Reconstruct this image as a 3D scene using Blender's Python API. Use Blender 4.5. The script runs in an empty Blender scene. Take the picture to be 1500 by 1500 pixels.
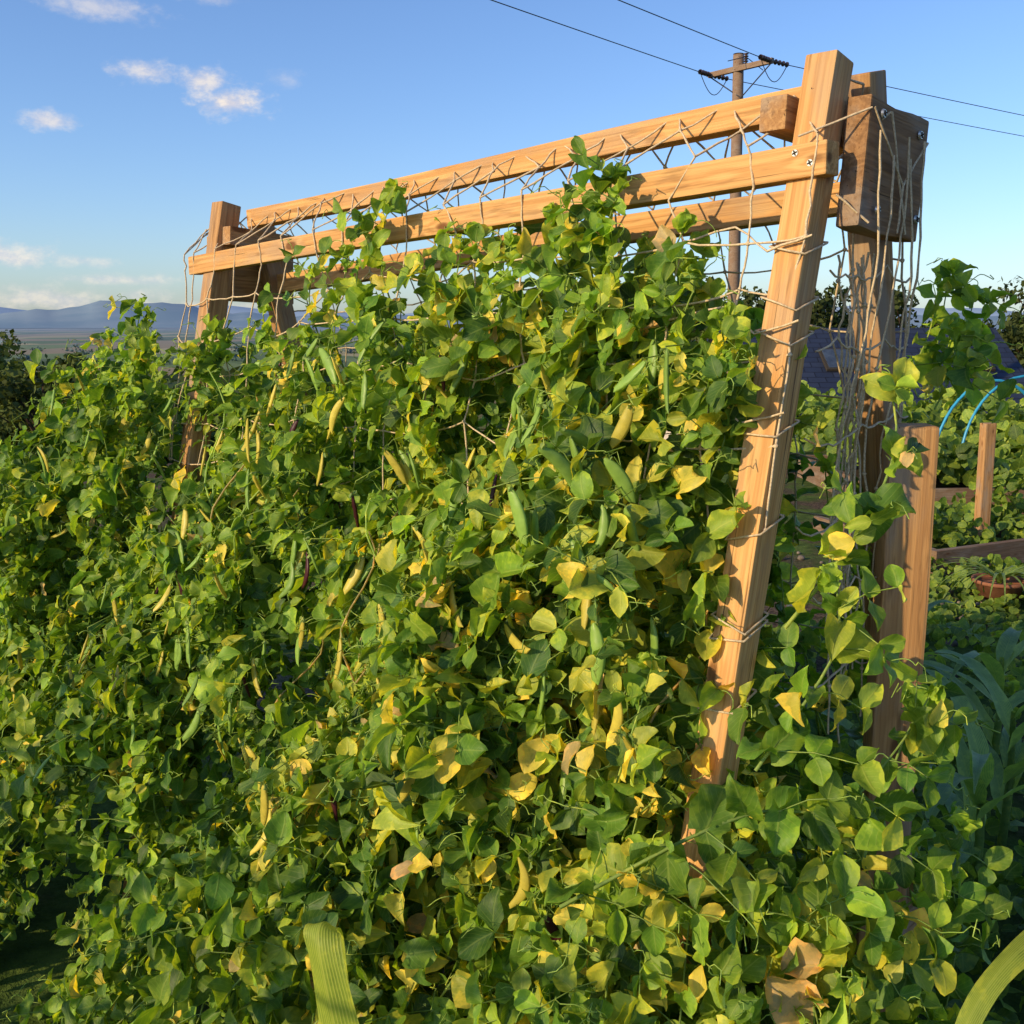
import bpy, bmesh, math, random
import numpy as np
from mathutils import Vector, Matrix
random.seed(7); rng=np.random.default_rng(7)
scene=bpy.context.scene
scene.view_settings.view_transform='Standard'
scene.view_settings.look='None'
scene.view_settings.exposure=0
V=lambda *a: np.array(a,dtype=float)
def nrm(v):
    v=np.asarray(v,float); return v/(np.linalg.norm(v)+1e-9)
def sm(a,b,x):
    t=np.clip((x-a)/(b-a),0,1); return t*t*(3-2*t)
# ---------------------------------------------------------------- camera
CH=1.6
cam=bpy.data.cameras.new('camera'); co=bpy.data.objects.new('camera',cam)
scene.collection.objects.link(co); scene.camera=co
co.location=(0,0,CH); co.rotation_euler=(math.radians(90-10.6),0,0)
cam.sensor_width=36; cam.lens=36; cam.clip_end=40000; cam.clip_start=0.02
O=V(.465,1.60,0); S=V(-.702,.712,0); N=V(-.712,-.702,0); Z=V(0,0,1)
def W(s,n,z): return O+S*s+N*n+V(0,0,z)
# ---------------------------------------------------------------- node helpers
def newmat(name):
    m=bpy.data.materials.new(name); m.use_nodes=True
    nt=m.node_tree; nt.nodes.clear(); return m,nt
def nd(nt,t,**k):
    n=nt.nodes.new(t)
    for a,b in k.items(): setattr(n,a,b)
    return n
def math_(nt,op,a,b=None,c=None,clamp=False):
    n=nt.nodes.new('ShaderNodeMath'); n.operation=op; n.use_clamp=clamp
    for i,x in enumerate((a,b,c)):
        if x is None: continue
        if isinstance(x,(int,float)): n.inputs[i].default_value=x
        else: nt.links.new(x,n.inputs[i])
    return n.outputs[0]
def mix(nt,f,a,b,blend='MIX'):
    n=nt.nodes.new('ShaderNodeMix'); n.data_type='RGBA'; n.blend_type=blend; n.clamp_factor=True
    for s_,x in ((n.inputs[0],f),(n.inputs[6],a),(n.inputs[7],b)):
        if isinstance(x,(int,float)): s_.default_value=x
        elif isinstance(x,tuple): s_.default_value=(*x,1) if len(x)==3 else x
        else: nt.links.new(x,s_)
    return n.outputs[2]
def maprange(nt,x,a,b,c=0,d=1,smooth=True):
    n=nt.nodes.new('ShaderNodeMapRange'); n.clamp=True
    if smooth: n.interpolation_type='SMOOTHSTEP'
    nt.links.new(x,n.inputs[0])
    for i,v in zip((1,2,3,4),(a,b,c,d)): n.inputs[i].default_value=v
    return n.outputs[0]
def noise(nt,vec,scale,detail=4,rough=.55,dist=0):
    n=nt.nodes.new('ShaderNodeTexNoise'); n.inputs['Scale'].default_value=scale
    n.inputs['Detail'].default_value=detail; n.inputs['Roughness'].default_value=rough
    n.inputs['Distortion'].default_value=dist
    if vec is not None: nt.links.new(vec,n.inputs['Vector'])
    return n.outputs[0]
def mapping(nt,vec,sc=(1,1,1),loc=(0,0,0)):
    n=nt.nodes.new('ShaderNodeMapping'); n.inputs['Scale'].default_value=sc; n.inputs['Location'].default_value=loc
    nt.links.new(vec,n.inputs[0]); return n.outputs[0]
def out(nt,sh):
    o=nt.nodes.new('ShaderNodeOutputMaterial'); nt.links.new(sh,o.inputs[0])
def principled(nt,col,rough=.6,spec=.3,bump=None,bstr=.3,bdist=.01):
    p=nt.nodes.new('ShaderNodeBsdfPrincipled')
    if isinstance(col,tuple): p.inputs['Base Color'].default_value=(*col,1)
    else: nt.links.new(col,p.inputs['Base Color'])
    if isinstance(rough,(int,float)): p.inputs['Roughness'].default_value=rough
    else: nt.links.new(rough,p.inputs['Roughness'])
    p.inputs['Specular IOR Level'].default_value=spec
    if bump is not None:
        b=nt.nodes.new('ShaderNodeBump'); b.inputs['Strength'].default_value=bstr; b.inputs['Distance'].default_value=bdist
        nt.links.new(bump,b.inputs['Height']); nt.links.new(b.outputs[0],p.inputs['Normal'])
    return p.outputs[0]
# ---------------------------------------------------------------- materials
def leafmat(name,transl=.35,veins=True,rough=.45,spec=.35,parallel=False):
    m,nt=newmat(name)
    t=nd(nt,'ShaderNodeAttribute',attribute_name='tint').outputs['Color']
    col=t; bump=None
    geo=nt.nodes.new('ShaderNodeNewGeometry')
    if veins:
        a=nd(nt,'ShaderNodeAttribute',attribute_name='luv')
        sx=nt.nodes.new('ShaderNodeSeparateXYZ'); nt.links.new(a.outputs['Vector'],sx.inputs[0])
        u,v=sx.outputs[0],sx.outputs[1]
        av=math_(nt,'ABSOLUTE',v)
        mid=maprange(nt,av,.09,.02)
        if parallel:
            sv=math_(nt,'SINE',math_(nt,'MULTIPLY',v,46.0)); sv=maprange(nt,sv,-.4,1,0,.8)
        else:
            ph=math_(nt,'SUBTRACT',math_(nt,'MULTIPLY',u,40.0),math_(nt,'MULTIPLY',av,16.0))
            sv=maprange(nt,math_(nt,'SINE',ph),.84,1,0,.3)
        vv=math_(nt,'MAXIMUM',math_(nt,'MULTIPLY',mid,.5),sv)
        tc=nt.nodes.new('ShaderNodeTexCoord')
        n2=noise(nt,tc.outputs['Object'],36,3,.65)
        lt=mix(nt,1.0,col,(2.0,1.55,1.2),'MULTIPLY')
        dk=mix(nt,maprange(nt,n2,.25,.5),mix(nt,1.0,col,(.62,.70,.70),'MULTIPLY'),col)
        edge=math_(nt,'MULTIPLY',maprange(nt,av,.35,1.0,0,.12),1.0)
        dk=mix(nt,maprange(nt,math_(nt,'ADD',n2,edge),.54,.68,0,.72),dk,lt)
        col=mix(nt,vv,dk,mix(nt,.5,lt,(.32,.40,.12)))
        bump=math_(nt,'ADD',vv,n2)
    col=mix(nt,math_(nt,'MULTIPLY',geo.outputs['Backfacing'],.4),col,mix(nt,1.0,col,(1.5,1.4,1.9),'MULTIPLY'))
    p=principled(nt,col,rough,spec,bump,.35,.003)
    tr=nt.nodes.new('ShaderNodeBsdfTranslucent')
    nt.links.new(mix(nt,1.0,col,(2.0,1.8,.45),'MULTIPLY'),tr.inputs[0])
    ms=nt.nodes.new('ShaderNodeMixShader'); ms.inputs[0].default_value=transl
    nt.links.new(p,ms.inputs[1]); nt.links.new(tr.outputs[0],ms.inputs[2]); out(nt,ms.outputs[0])
    return m
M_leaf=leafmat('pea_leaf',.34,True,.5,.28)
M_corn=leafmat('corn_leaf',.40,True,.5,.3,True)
M_tree=leafmat('tree_foliage',.2,False,.7,.1)
def m_pod():
    m,nt=newmat('pod_skin')
    t=nd(nt,'ShaderNodeAttribute',attribute_name='tint').outputs['Color']
    tc=nt.nodes.new('ShaderNodeTexCoord')
    n1=noise(nt,tc.outputs['Object'],90,3)
    col=mix(nt,1.0,t,mix(nt,n1,(.7,.75,.8),(1.25,1.2,1.1)),'MULTIPLY')
    p=principled(nt,col,.42,.4,n1,.2,.001)
    tr=nt.nodes.new('ShaderNodeBsdfTranslucent'); nt.links.new(col,tr.inputs[0])
    ms=nt.nodes.new('ShaderNodeMixShader'); ms.inputs[0].default_value=.3
    nt.links.new(p,ms.inputs[1]); nt.links.new(tr.outputs[0],ms.inputs[2]); out(nt,ms.outputs[0]); return m
M_pod=m_pod()
def m_wood(name,a,b,grey=.25,dark=.35):
    m,nt=newmat(name)
    tc=nt.nodes.new('ShaderNodeTexCoord'); oi=nt.nodes.new('ShaderNodeObjectInfo')
    ad=nt.nodes.new('ShaderNodeVectorMath'); ad.operation='MULTIPLY_ADD'
    nt.links.new(oi.outputs['Random'],ad.inputs[0]); ad.inputs[1].default_value=(7,13,5); nt.links.new(tc.outputs['Object'],ad.inputs[2])
    vec=ad.outputs[0]
    kv=mapping(nt,vec,(5.5,13,13))
    vo=nt.nodes.new('ShaderNodeTexVoronoi'); vo.inputs['Scale'].default_value=1.0; nt.links.new(kv,vo.inputs['Vector'])
    kd=vo.outputs['Distance']
    knot=maprange(nt,kd,.17,.09); ring=maprange(nt,kd,.38,.05)
    gn=noise(nt,mapping(nt,vec,(.7,30,30)),1.0,2,.5,.15)
    gw=math_(nt,'SINE',math_(nt,'ADD',math_(nt,'MULTIPLY',gn,42.0),math_(nt,'MULTIPLY',ring,7.0)))
    gw=maprange(nt,gw,-1,1)
    fine=noise(nt,mapping(nt,vec,(5,300,300)),1,3,.7)
    col=mix(nt,math_(nt,'MULTIPLY',gw,.6),b,a)
    col=mix(nt,maprange(nt,fine,.38,.7,0,.45),col,mix(nt,1.0,col,(.56,.48,.42),'MULTIPLY'))
    pat=noise(nt,mapping(nt,vec,(3,9,9)),1.5,4,.6)
    col=mix(nt,maprange(nt,pat,.45,.68,0,grey),col,(.30,.25,.20))
    st=noise(nt,mapping(nt,vec,(6,50,50)),1.2,3,.6)
    col=mix(nt,maprange(nt,st,.56,.70,0,dark),col,(.15,.075,.03))
    col=mix(nt,math_(nt,'MULTIPLY',knot,.85),col,(.12,.045,.015))
    cr_=noise(nt,mapping(nt,vec,(2.5,160,160),(3,1,2)),1,2,.5)
    crack=maprange(nt,cr_,.68,.74,0,.75)
    col=mix(nt,crack,col,(.05,.03,.015))
    bm=math_(nt,'SUBTRACT',math_(nt,'ADD',math_(nt,'MULTIPLY',fine,.8),math_(nt,'MULTIPLY',gw,.25)),crack)
    out(nt,principled(nt,col,.75,.18,bm,.6,.002)); return m
M_wood=m_wood('sawn_pine',(.50,.24,.078),(.68,.39,.15),.38,.42)
M_woodold=m_wood('weathered_pine',(.33,.165,.065),(.50,.28,.115),.6,.6)
M_gus=m_wood('weathered_gusset_pine',(.20,.105,.048),(.33,.18,.08),.6,.6)
M_wooddark=m_wood('dark_timber',(.14,.085,.05),(.22,.14,.085),.5,.5)
M_pole=m_wood('pole_wood',(.18,.115,.075),(.27,.18,.12),.4,.3)
def m_simple(name,c1,c2,sc=20,rough=.8,spec=.2,bs=.4,bd=.01,coord='Object',ms=(1,1,1)):
    m,nt=newmat(name); tc=nt.nodes.new('ShaderNodeTexCoord')
    n=noise(nt,mapping(nt,tc.outputs[coord],ms),sc,5,.6)
    out(nt,principled(nt,mix(nt,maprange(nt,n,.3,.7),c1,c2),rough,spec,n,bs,bd)); return m
M_twine=m_simple('jute_twine',(.45,.34,.21),(.70,.56,.37),260,.95,.05,.5,.001)
M_metal=m_simple('screw_zinc',(.35,.34,.32),(.6,.58,.52),120,.35,.5,.1,.001)
M_metal.node_tree.nodes['Principled BSDF'].inputs['Metallic'].default_value=.8
M_dark=m_simple('dark_slot',(.03,.025,.02),(.05,.04,.03),50)
M_wire=m_simple('wire_dark',(.03,.03,.035),(.06,.06,.065),5,.5)
M_ceramic=m_simple('brown_ceramic',(.05,.03,.025),(.10,.06,.05),5,.25,.5)
M_terra=m_simple('terracotta',(.20,.075,.04),(.30,.13,.075),15)
M_wall=m_simple('cream_render',(.55,.46,.36),(.66,.58,.47),2)
M_hose=m_simple('blue_pipe',(.02,.25,.45),(.04,.34,.55),5,.35,.5,.05)
M_glass=m_simple('window_glass',(.03,.04,.06),(.06,.08,.11),3,.08,.6,.02)
M_white=m_simple('white_frame',(.65,.65,.63),(.78,.78,.75),6,.5)
def m_slate():
    m,nt=newmat('slate_roof'); tc=nt.nodes.new('ShaderNodeTexCoord')
    br=nt.nodes.new('ShaderNodeTexBrick'); nt.links.new(mapping(nt,tc.outputs['Object'],(1,1,1)),br.inputs['Vector'])
    br.inputs['Scale'].default_value=1; br.inputs['Brick Width'].default_value=.5; br.inputs['Row Height'].default_value=.26
    br.inputs['Mortar Size'].default_value=.018
    br.inputs['Color1'].default_value=(.018,.026,.055,1); br.inputs['Color2'].default_value=(.028,.038,.072,1); br.inputs['Mortar'].default_value=(.012,.015,.028,1)
    n=noise(nt,tc.outputs['Object'],1.5,5)
    out(nt,principled(nt,mix(nt,1.0,br.outputs[0],mix(nt,n,(.75,.75,.75),(1.3,1.28,1.2)),'MULTIPLY'),.6,.2,br.outputs[1],.3,.02)); return m
M_slate=m_slate()
# ---------------------------------------------------------------- mesh accumulator
class Acc:
    def __init__(s): s.v=[];s.f=[];s.uv=[];s.c=[];s.m=[];s.n=0
    def add(s,v,f,uv,c,mi=0):
        v=np.asarray(v,float); k=len(v)
        s.v.append(v); s.f.append(np.asarray(f,int)+s.n); s.uv.append(np.asarray(uv,float))
        c=np.asarray(c,float)
        if c.ndim==1: c=np.tile(c,(k,1))
        s.c.append(c); s.m.append(np.full(len(f),mi,int)); s.n+=k
    def build(s,name,mats,smooth=True):
        v=np.concatenate(s.v);f=np.concatenate(s.f);uv=np.concatenate(s.uv);c=np.concatenate(s.c);mi=np.concatenate(s.m)
        me=bpy.data.meshes.new(name); me.vertices.add(len(v)); me.vertices.foreach_set('co',v.ravel().astype(np.float32))
        me.loops.add(len(f)*4); me.loops.foreach_set('vertex_index',f.ravel().astype(np.int32))
        me.polygons.add(len(f)); me.polygons.foreach_set('loop_start',(np.arange(len(f))*4).astype(np.int32))
        me.polygons.foreach_set('material_index',mi.astype(np.int32))
        me.update(calc_edges=True)
        me.polygons.foreach_set('use_smooth',np.full(len(f),smooth))
        a=me.attributes.new('tint','FLOAT_COLOR','POINT'); a.data.foreach_set('color',np.c_[c,np.ones(len(c))].ravel().astype(np.float32))
        a=me.attributes.new('luv','FLOAT_VECTOR','POINT'); a.data.foreach_set('vector',np.c_[uv,np.zeros(len(uv))].ravel().astype(np.float32))
        for m in mats: me.materials.append(m)
        o=bpy.data.objects.new(name,me); scene.collection.objects.link(o); return o
def tube(acc,pts,r,sides=5,tint=(.2,.3,.1),mi=0):
    P=np.asarray(pts,float); k=len(P)
    T=np.gradient(P,axis=0); T/= (np.linalg.norm(T,axis=1,keepdims=True)+1e-9)
    ref=V(.13,.21,.97) if abs(T[:,2]).mean()<.8 else V(.97,.2,.1)
    A=np.cross(T,ref); A/=(np.linalg.norm(A,axis=1,keepdims=True)+1e-9); B=np.cross(T,A)
    R=np.full(k,r) if np.isscalar(r) else np.asarray(r)
    ang=np.arange(sides)*2*math.pi/sides
    v=P[:,None,:]+R[:,None,None]*(np.cos(ang)[None,:,None]*A[:,None,:]+np.sin(ang)[None,:,None]*B[:,None,:])
    i=np.arange(k-1)[:,None]; j=np.arange(sides)[None,:]; j2=(j+1)%sides
    f=np.stack([i*sides+j,i*sides+j2,(i+1)*sides+j2,(i+1)*sides+j],-1).reshape(-1,4)
    acc.add(v.reshape(-1,3),f,np.full((k*sides,2),.5),tint,mi)
def leaf_tpl(rows,cols,kind,ph,fold,curl,wave):
    vs=[];uv=[]
    for i in range(rows+1):
        t=(1-math.cos(math.pi*i/rows))/2
        if kind=='leaflet': w=.345*max(0,math.sin(math.pi*t**(.92 if ph<4 else .75)))**(.62 if ph<4 else .85)
        elif kind=='stipule': w=.43*max(0,math.sin(math.pi*(t*.9+.1)))**.55*(1+.13*math.sin(t*24+ph)*(1-t))
        elif kind=='round': w=.46*max(0,math.sin(math.pi*t**.9))**.55
        w=max(w,.012)
        for j in range(cols+1):
            q=-1+2*j/cols
            y=q*w*(1+ .18*math.sin(ph)*(1 if q>0 else -1))
            z=fold*abs(y)-curl*t*t+wave*math.sin(t*8+ph+(2.4 if q>0 else 0))*q*q*.55+.018*math.sin(t*21+q*5+ph*2)
            x=t - (.16*abs(q)*(1-t/.35) if kind=='stipule' and t<.35 else 0)
            vs.append((x,y+.06*math.sin(ph*2)*math.sin(t*3),z)); uv.append((t,q))
    f=[]; c=cols+1
    for i in range(rows):
        for j in range(cols): f.append((i*c+j,(i+1)*c+j,(i+1)*c+j+1,i*c+j+1))
    return np.array(vs),np.array(f),np.array(uv)
TL=[leaf_tpl(7,4,'leaflet',k*1.3,[.45,.2,.9,.3,1.3,.6][k],[.15,.32,-.12,.05,.45,.2][k],.16) for k in range(6)]
TS=[leaf_tpl(9,6,'stipule',k*1.7,[.35,.6,.2,1.0,.15,.5][k],[.2,.0,.45,.1,.6,.25][k],.32) for k in range(6)]
TW=[leaf_tpl(4,2,'round',k,.3,.2,.05) for k in range(4)]
class Leaves:
    def __init__(s): s.d={}
    def put(s,key,pos,d,nor,size,tint,wsc=1.0):
        s.d.setdefault(key,[]).append((pos,d,nor,size,tint,wsc))
    def flush(s,acc,sets,mi=0):
        for key,L in s.d.items():
            tv,tf,tuv=sets[key[0]][key[1]]
            pos=np.array([l[0] for l in L]);X=np.array([l[1] for l in L],float);Nn=np.array([l[2] for l in L],float)
            sz=np.array([l[3] for l in L]);tint=np.array([l[4] for l in L]);ws=np.array([l[5] for l in L])
            X/=np.linalg.norm(X,axis=1,keepdims=True)+1e-9
            Zz=Nn-(Nn*X).sum(1,keepdims=True)*X; Zz/=np.linalg.norm(Zz,axis=1,keepdims=True)+1e-9
            Y=np.cross(Zz,X)
            v=pos[:,None]+sz[:,None,None]*(tv[None,:,0,None]*X[:,None]+tv[None,:,1,None]*ws[:,None,None]*Y[:,None]+tv[None,:,2,None]*Zz[:,None])
            k=len(tv); n=len(L)
            f=(tf[None]+(np.arange(n)*k)[:,None,None]).reshape(-1,4)
            acc.add(v.reshape(-1,3),f,np.tile(tuv,(n,1)),np.repeat(tint,k,axis=0),mi)
SETS={'L':TL,'S':TS,'W':TW}
def pod_tpl(bend,fat=1.0):
    rows,sd=14,8; vs=[];f=[];uv=[]
    for i in range(rows+1):
        t=i/rows
        w=.118*fat*(max(0.0,math.sin(math.pi*(t*.96+.02)))**.45)
        if i==rows: w=.006
        if i==0: w=.02
        b=1+.28*max(0,math.sin(t*math.pi*7))
        x=t; y=-bend*.5*(t-.5)**2*1.3
        if t>.92: y+= (t-.92)*.6
        for j in range(sd):
            a=2*math.pi*j/sd
            vs.append((x,y+w*math.cos(a),w*.36*b*math.sin(a))); uv.append((t,0))
    for i in range(rows):
        for j in range(sd):
            f.append((i*sd+j,i*sd+(j+1)%sd,(i+1)*sd+(j+1)%sd,(i+1)*sd+j))
    return np.array(vs),np.array(f),np.array(uv)
TP=[pod_tpl(b,ft) for b,ft in ((.15,1.0),(.7,.95),(1.4,.9),(.35,1.15),(-.6,.85))]
SETS['P']=TP
# ---------------------------------------------------------------- sun + world
sun_h=nrm((-.85,-.53)); EL=math.radians(20)
sdir=V(sun_h[0]*math.cos(EL),sun_h[1]*math.cos(EL),math.sin(EL))
sl=bpy.data.lights.new('sun','SUN'); sl.energy=5.0; sl.angle=math.radians(.5); sl.color=(1,.77,.44)
so=bpy.data.objects.new('sun',sl); scene.collection.objects.link(so)
so.rotation_euler=Vector(sdir).to_track_quat('Z','Y').to_euler()
w=bpy.data.worlds.new('World'); scene.world=w; w.use_nodes=True; nt=w.node_tree; nt.nodes.clear()
sky=nt.nodes.new('ShaderNodeTexSky'); sky.sky_type='NISHITA'; sky.sun_disc=False
sky.sun_elevation=EL; sky.sun_rotation=math.atan2(sun_h[0],sun_h[1])%(2*math.pi)
sky.altitude=100; sky.air_density=1.0; sky.dust_density=.7; sky.ozone_density=2.5
tc=nt.nodes.new('ShaderNodeTexCoord'); dirv=tc.outputs['Generated']
sep=nt.nodes.new('ShaderNodeSeparateXYZ'); nt.links.new(dirv,sep.inputs[0])
n1=noise(nt,mapping(nt,dirv,(1,1,1.8)),26,7,.62)
n2=noise(nt,mapping(nt,dirv,(1,1,1.6),(3,1,2)),70,5,.6)
nn=math_(nt,'ADD',math_(nt,'MULTIPLY',n1,.75),math_(nt,'MULTIPLY',n2,.35))
tot=None
for D,rx,rz,op in (((-.36,1.062,.239),.030,.014,.75),((-.30,1.06,.229),.030,.016,.8),((-.276,1.057,.21),.040,.018,1),
                   ((-.45,1.053,.191),.032,.010,.7),((-.22,1.06,.232),.018,.010,.25),((-.40,1.075,.30),.06,.014,.5),((-.30,1.078,.312),.05,.008,.35),
                   ((-.5,1.029,.063),.05,.014,.75),((-.42,1.028,.058),.04,.008,.5),((-.38,1.024,.039),.06,.007,.5),((-.47,1.02,.02),.13,.014,.55),((-.36,1.018,.012),.16,.008,.5),
                   ((.75,1.06,.2),.12,.03,.6),((-.9,1.06,.25),.12,.03,.7)):
    D=nrm(D)
    a=math_(nt,'DIVIDE',math_(nt,'SUBTRACT',sep.outputs[0],float(D[0])),rx)
    b=math_(nt,'DIVIDE',math_(nt,'SUBTRACT',sep.outputs[2],float(D[2])),rz)
    r=math_(nt,'SQRT',math_(nt,'ADD',math_(nt,'MULTIPLY',a,a),math_(nt,'MULTIPLY',b,b)))
    q=math_(nt,'SUBTRACT',math_(nt,'MULTIPLY',nn,2.6),r)
    mk=math_(nt,'MULTIPLY',maprange(nt,q,.45,1.5),op)
    tot=mk if tot is None else math_(nt,'MAXIMUM',tot,mk)
tot=math_(nt,'MULTIPLY',tot,maprange(nt,sep.outputs[1],.1,.4))
skc=mix(nt,1.0,sky.outputs[0],(.90,1.04,1.32),'MULTIPLY')
cc=mix(nt,maprange(nt,n2,.35,.65),(4.6,4.5,5.0),(6.6,5.9,5.2))
skc=mix(nt,tot,skc,cc)
bg=nt.nodes.new('ShaderNodeBackground'); nt.links.new(skc,bg.inputs[0]); bg.inputs[1].default_value=.15
wo=nt.nodes.new('ShaderNodeOutputWorld'); nt.links.new(bg.outputs[0],wo.inputs[0])
# ---------------------------------------------------------------- terrain
def hgt(x,y):
    r=np.hypot(x,y)
    return -3.5*sm(13,26,y+0.0*x)-3.0*sm(6,40,r)*sm(2,-10,x)-55*sm(35,650,r)+.02*np.sin(x*3.1)*np.cos(y*2.7)
def m_ground():
    m,nt=newmat('ground_soil_grass_fields')
    g=nt.nodes.new('ShaderNodeNewGeometry'); pos=g.outputs['Position']
    ln=nt.nodes.new('ShaderNodeVectorMath'); ln.operation='LENGTH'; nt.links.new(pos,ln.inputs[0]); r=ln.outputs['Value']
    a=noise(nt,pos,9,6,.65); b=noise(nt,pos,1.1,4); c=noise(nt,pos,45,4,.7)
    soil=mix(nt,maprange(nt,c,.35,.68),(.045,.03,.02),(.17,.12,.08))
    grass=mix(nt,maprange(nt,a,.3,.7),(.04,.07,.015),(.11,.16,.035))
    near=mix(nt,maprange(nt,b,.42,.56),soil,grass)
    vo=nt.nodes.new('ShaderNodeTexVoronoi'); vo.inputs['Scale'].default_value=.0045; nt.links.new(mapping(nt,pos,(1,.55,0)),vo.inputs['Vector'])
    cr=nt.nodes.new('ShaderNodeValToRGB'); cr.color_ramp.interpolation='CONSTANT'
    sp=nt.nodes.new('ShaderNodeSeparateColor'); nt.links.new(vo.outputs['Color'],sp.inputs[0]); nt.links.new(sp.outputs[0],cr.inputs[0])
    e=cr.color_ramp.elements; e[0].color=(.09,.15,.035,1); e[1].position=.25; e[1].color=(.15,.21,.06,1)
    for p_,c_ in ((.42,(.46,.36,.17,1)),(.58,(.07,.11,.035,1)),(.7,(.34,.24,.14,1)),(.82,(.17,.23,.07,1)),(.92,(.48,.40,.20,1))):
        x=e.new(p_); x.color=c_
    f=mix(nt,.3,cr.outputs[0],mix(nt,noise(nt,pos,.02,4),(.05,.08,.03),(.25,.26,.12)))
    col=mix(nt,maprange(nt,r,60,160),near,f)
    col=mix(nt,maprange(nt,r,900,9000,0.0,.8,False),col,(.24,.33,.45))  # far ground fades to blue: aerial haze painted into the colour
    out(nt,principled(nt,col,.95,.05,c,.6,.03)); return m
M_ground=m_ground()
acc=Acc()
rad=np.concatenate([[0.05],np.geomspace(.6,26000,110)]); ns=200
th=np.arange(ns)*2*math.pi/ns
X=rad[:,None]*np.cos(th);Y=rad[:,None]*np.sin(th);H=hgt(X,Y)
i=np.arange(len(rad)-1)[:,None];j=np.arange(ns)[None];j2=(j+1)%ns
f=np.stack([i*ns+j,(i+1)*ns+j,(i+1)*ns+j2,i*ns+j2],-1).reshape(-1,4)
v=np.stack([X,Y,H],-1).reshape(-1,3)
f=np.concatenate([f,[[0,ns//4,ns//2,3*ns//4]]])
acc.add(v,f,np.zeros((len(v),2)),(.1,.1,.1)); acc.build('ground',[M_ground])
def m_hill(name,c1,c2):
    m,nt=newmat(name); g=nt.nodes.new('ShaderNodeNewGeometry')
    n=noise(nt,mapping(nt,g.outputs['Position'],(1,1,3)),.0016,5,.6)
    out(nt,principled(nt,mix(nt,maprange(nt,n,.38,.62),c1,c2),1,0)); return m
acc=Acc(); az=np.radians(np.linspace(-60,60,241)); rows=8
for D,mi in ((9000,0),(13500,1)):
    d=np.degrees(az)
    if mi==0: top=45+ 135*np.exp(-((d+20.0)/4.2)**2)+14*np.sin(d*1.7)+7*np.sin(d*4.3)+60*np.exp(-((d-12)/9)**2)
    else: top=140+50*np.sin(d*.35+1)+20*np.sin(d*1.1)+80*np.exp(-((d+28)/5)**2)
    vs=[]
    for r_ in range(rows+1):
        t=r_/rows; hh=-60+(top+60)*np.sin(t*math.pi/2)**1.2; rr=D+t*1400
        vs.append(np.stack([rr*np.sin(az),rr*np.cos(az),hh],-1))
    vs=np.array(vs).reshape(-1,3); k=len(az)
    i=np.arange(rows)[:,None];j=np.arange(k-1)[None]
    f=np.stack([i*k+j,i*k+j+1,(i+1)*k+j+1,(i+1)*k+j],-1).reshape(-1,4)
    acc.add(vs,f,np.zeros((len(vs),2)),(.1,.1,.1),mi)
acc.build('distant_hills',[m_hill('hill_near',(.19,.28,.37),(.24,.32,.40)),m_hill('hill_far',(.29,.39,.52),(.32,.42,.54))])  # bluish base colours carry the distance haze, painted in
# ---------------------------------------------------------------- trees
def make_tree(name,x,y,h,cr,n=3600,conic=.2,seed=0,dark=1.0,leaf=.16):
    R=np.random.default_rng(seed); z0=float(hgt(np.array(x),np.array(y))); acc=Acc()
    base=V(x,y,z0)
    tube(acc,[base,base+V(.05,0,h*.4),base+V(0,.1,h*.88)],[h*.03,h*.022,h*.004],8,(.09,.06,.04))
    cl=[]
    for k in range(40):
        t=R.uniform(.22,.93); rr=cr*(1-conic*t)*math.sqrt(max(.05,math.sin(math.pi*min(.96,t*.85+.1))))
        a=R.uniform(0,6.28); q=R.uniform(.2,1)**.6*rr
        c=base+V(math.cos(a)*q,math.sin(a)*q,h*t); cl.append((c,cr*R.uniform(.24,.42)))
        tube(acc,[base+V(0,0,h*t*.7),(base+V(0,0,h*t*.8)+c)/2,c],[h*.008,h*.005,h*.002],4,(.08,.055,.04))
    per=n//len(cl)
    for c,r_ in cl:
        d=R.normal(size=(per,3)); d/=np.linalg.norm(d,axis=1,keepdims=True)
        p=c+d*(r_*R.uniform(.45,1.12,(per,1)))*V(1,1,.75)
        a=R.normal(size=(per,3)); a/=np.linalg.norm(a,axis=1,keepdims=True)
        b=np.cross(a,d+R.normal(size=(per,3))*.5); b/=np.linalg.norm(b,axis=1,keepdims=True)+1e-9
        sz=leaf*R.uniform(.6,1.4,(per,1))
        q=np.stack([p-a*sz,p-b*sz*.55,p+a*sz,p+b*sz*.55],1).reshape(-1,3)
        br=dark*R.uniform(.75,1.25)*np.repeat(R.uniform(.7,1.35,per),4)[:,None]
        acc.add(q,np.arange(per*4).reshape(-1,4),np.zeros((per*4,2)),br*V(.066,.09,.022))
    return acc.build(name,[M_tree],False)
for k,(x,y,h,cr) in enumerate(((-13.7,30,7.2,2.3),(-16.6,33,7.8,2.7),(-12.1,31,5.6,1.7),(-18.5,31,8.0,3),(-10.9,34,4.6,1.7),(-9.6,38,4.2,1.7))):
    make_tree('broadleaf_tree',x,y,h,cr,5600,.35,k,1.15,.12)
for k,(x,y,h,cr) in enumerate(((18.6,37,6.6,2.9),(22,38,7.2,3.4),(8.3,40,7.0,2.1),(12.5,44,7.0,2.3),(6,42,6.4,2.2),(15.8,42,6.6,2.2))):
    make_tree('broadleaf_tree',x,y,h,cr,5600,.15,20+k,.75,.13)
acc=Acc(); R=np.random.default_rng(5)
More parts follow.
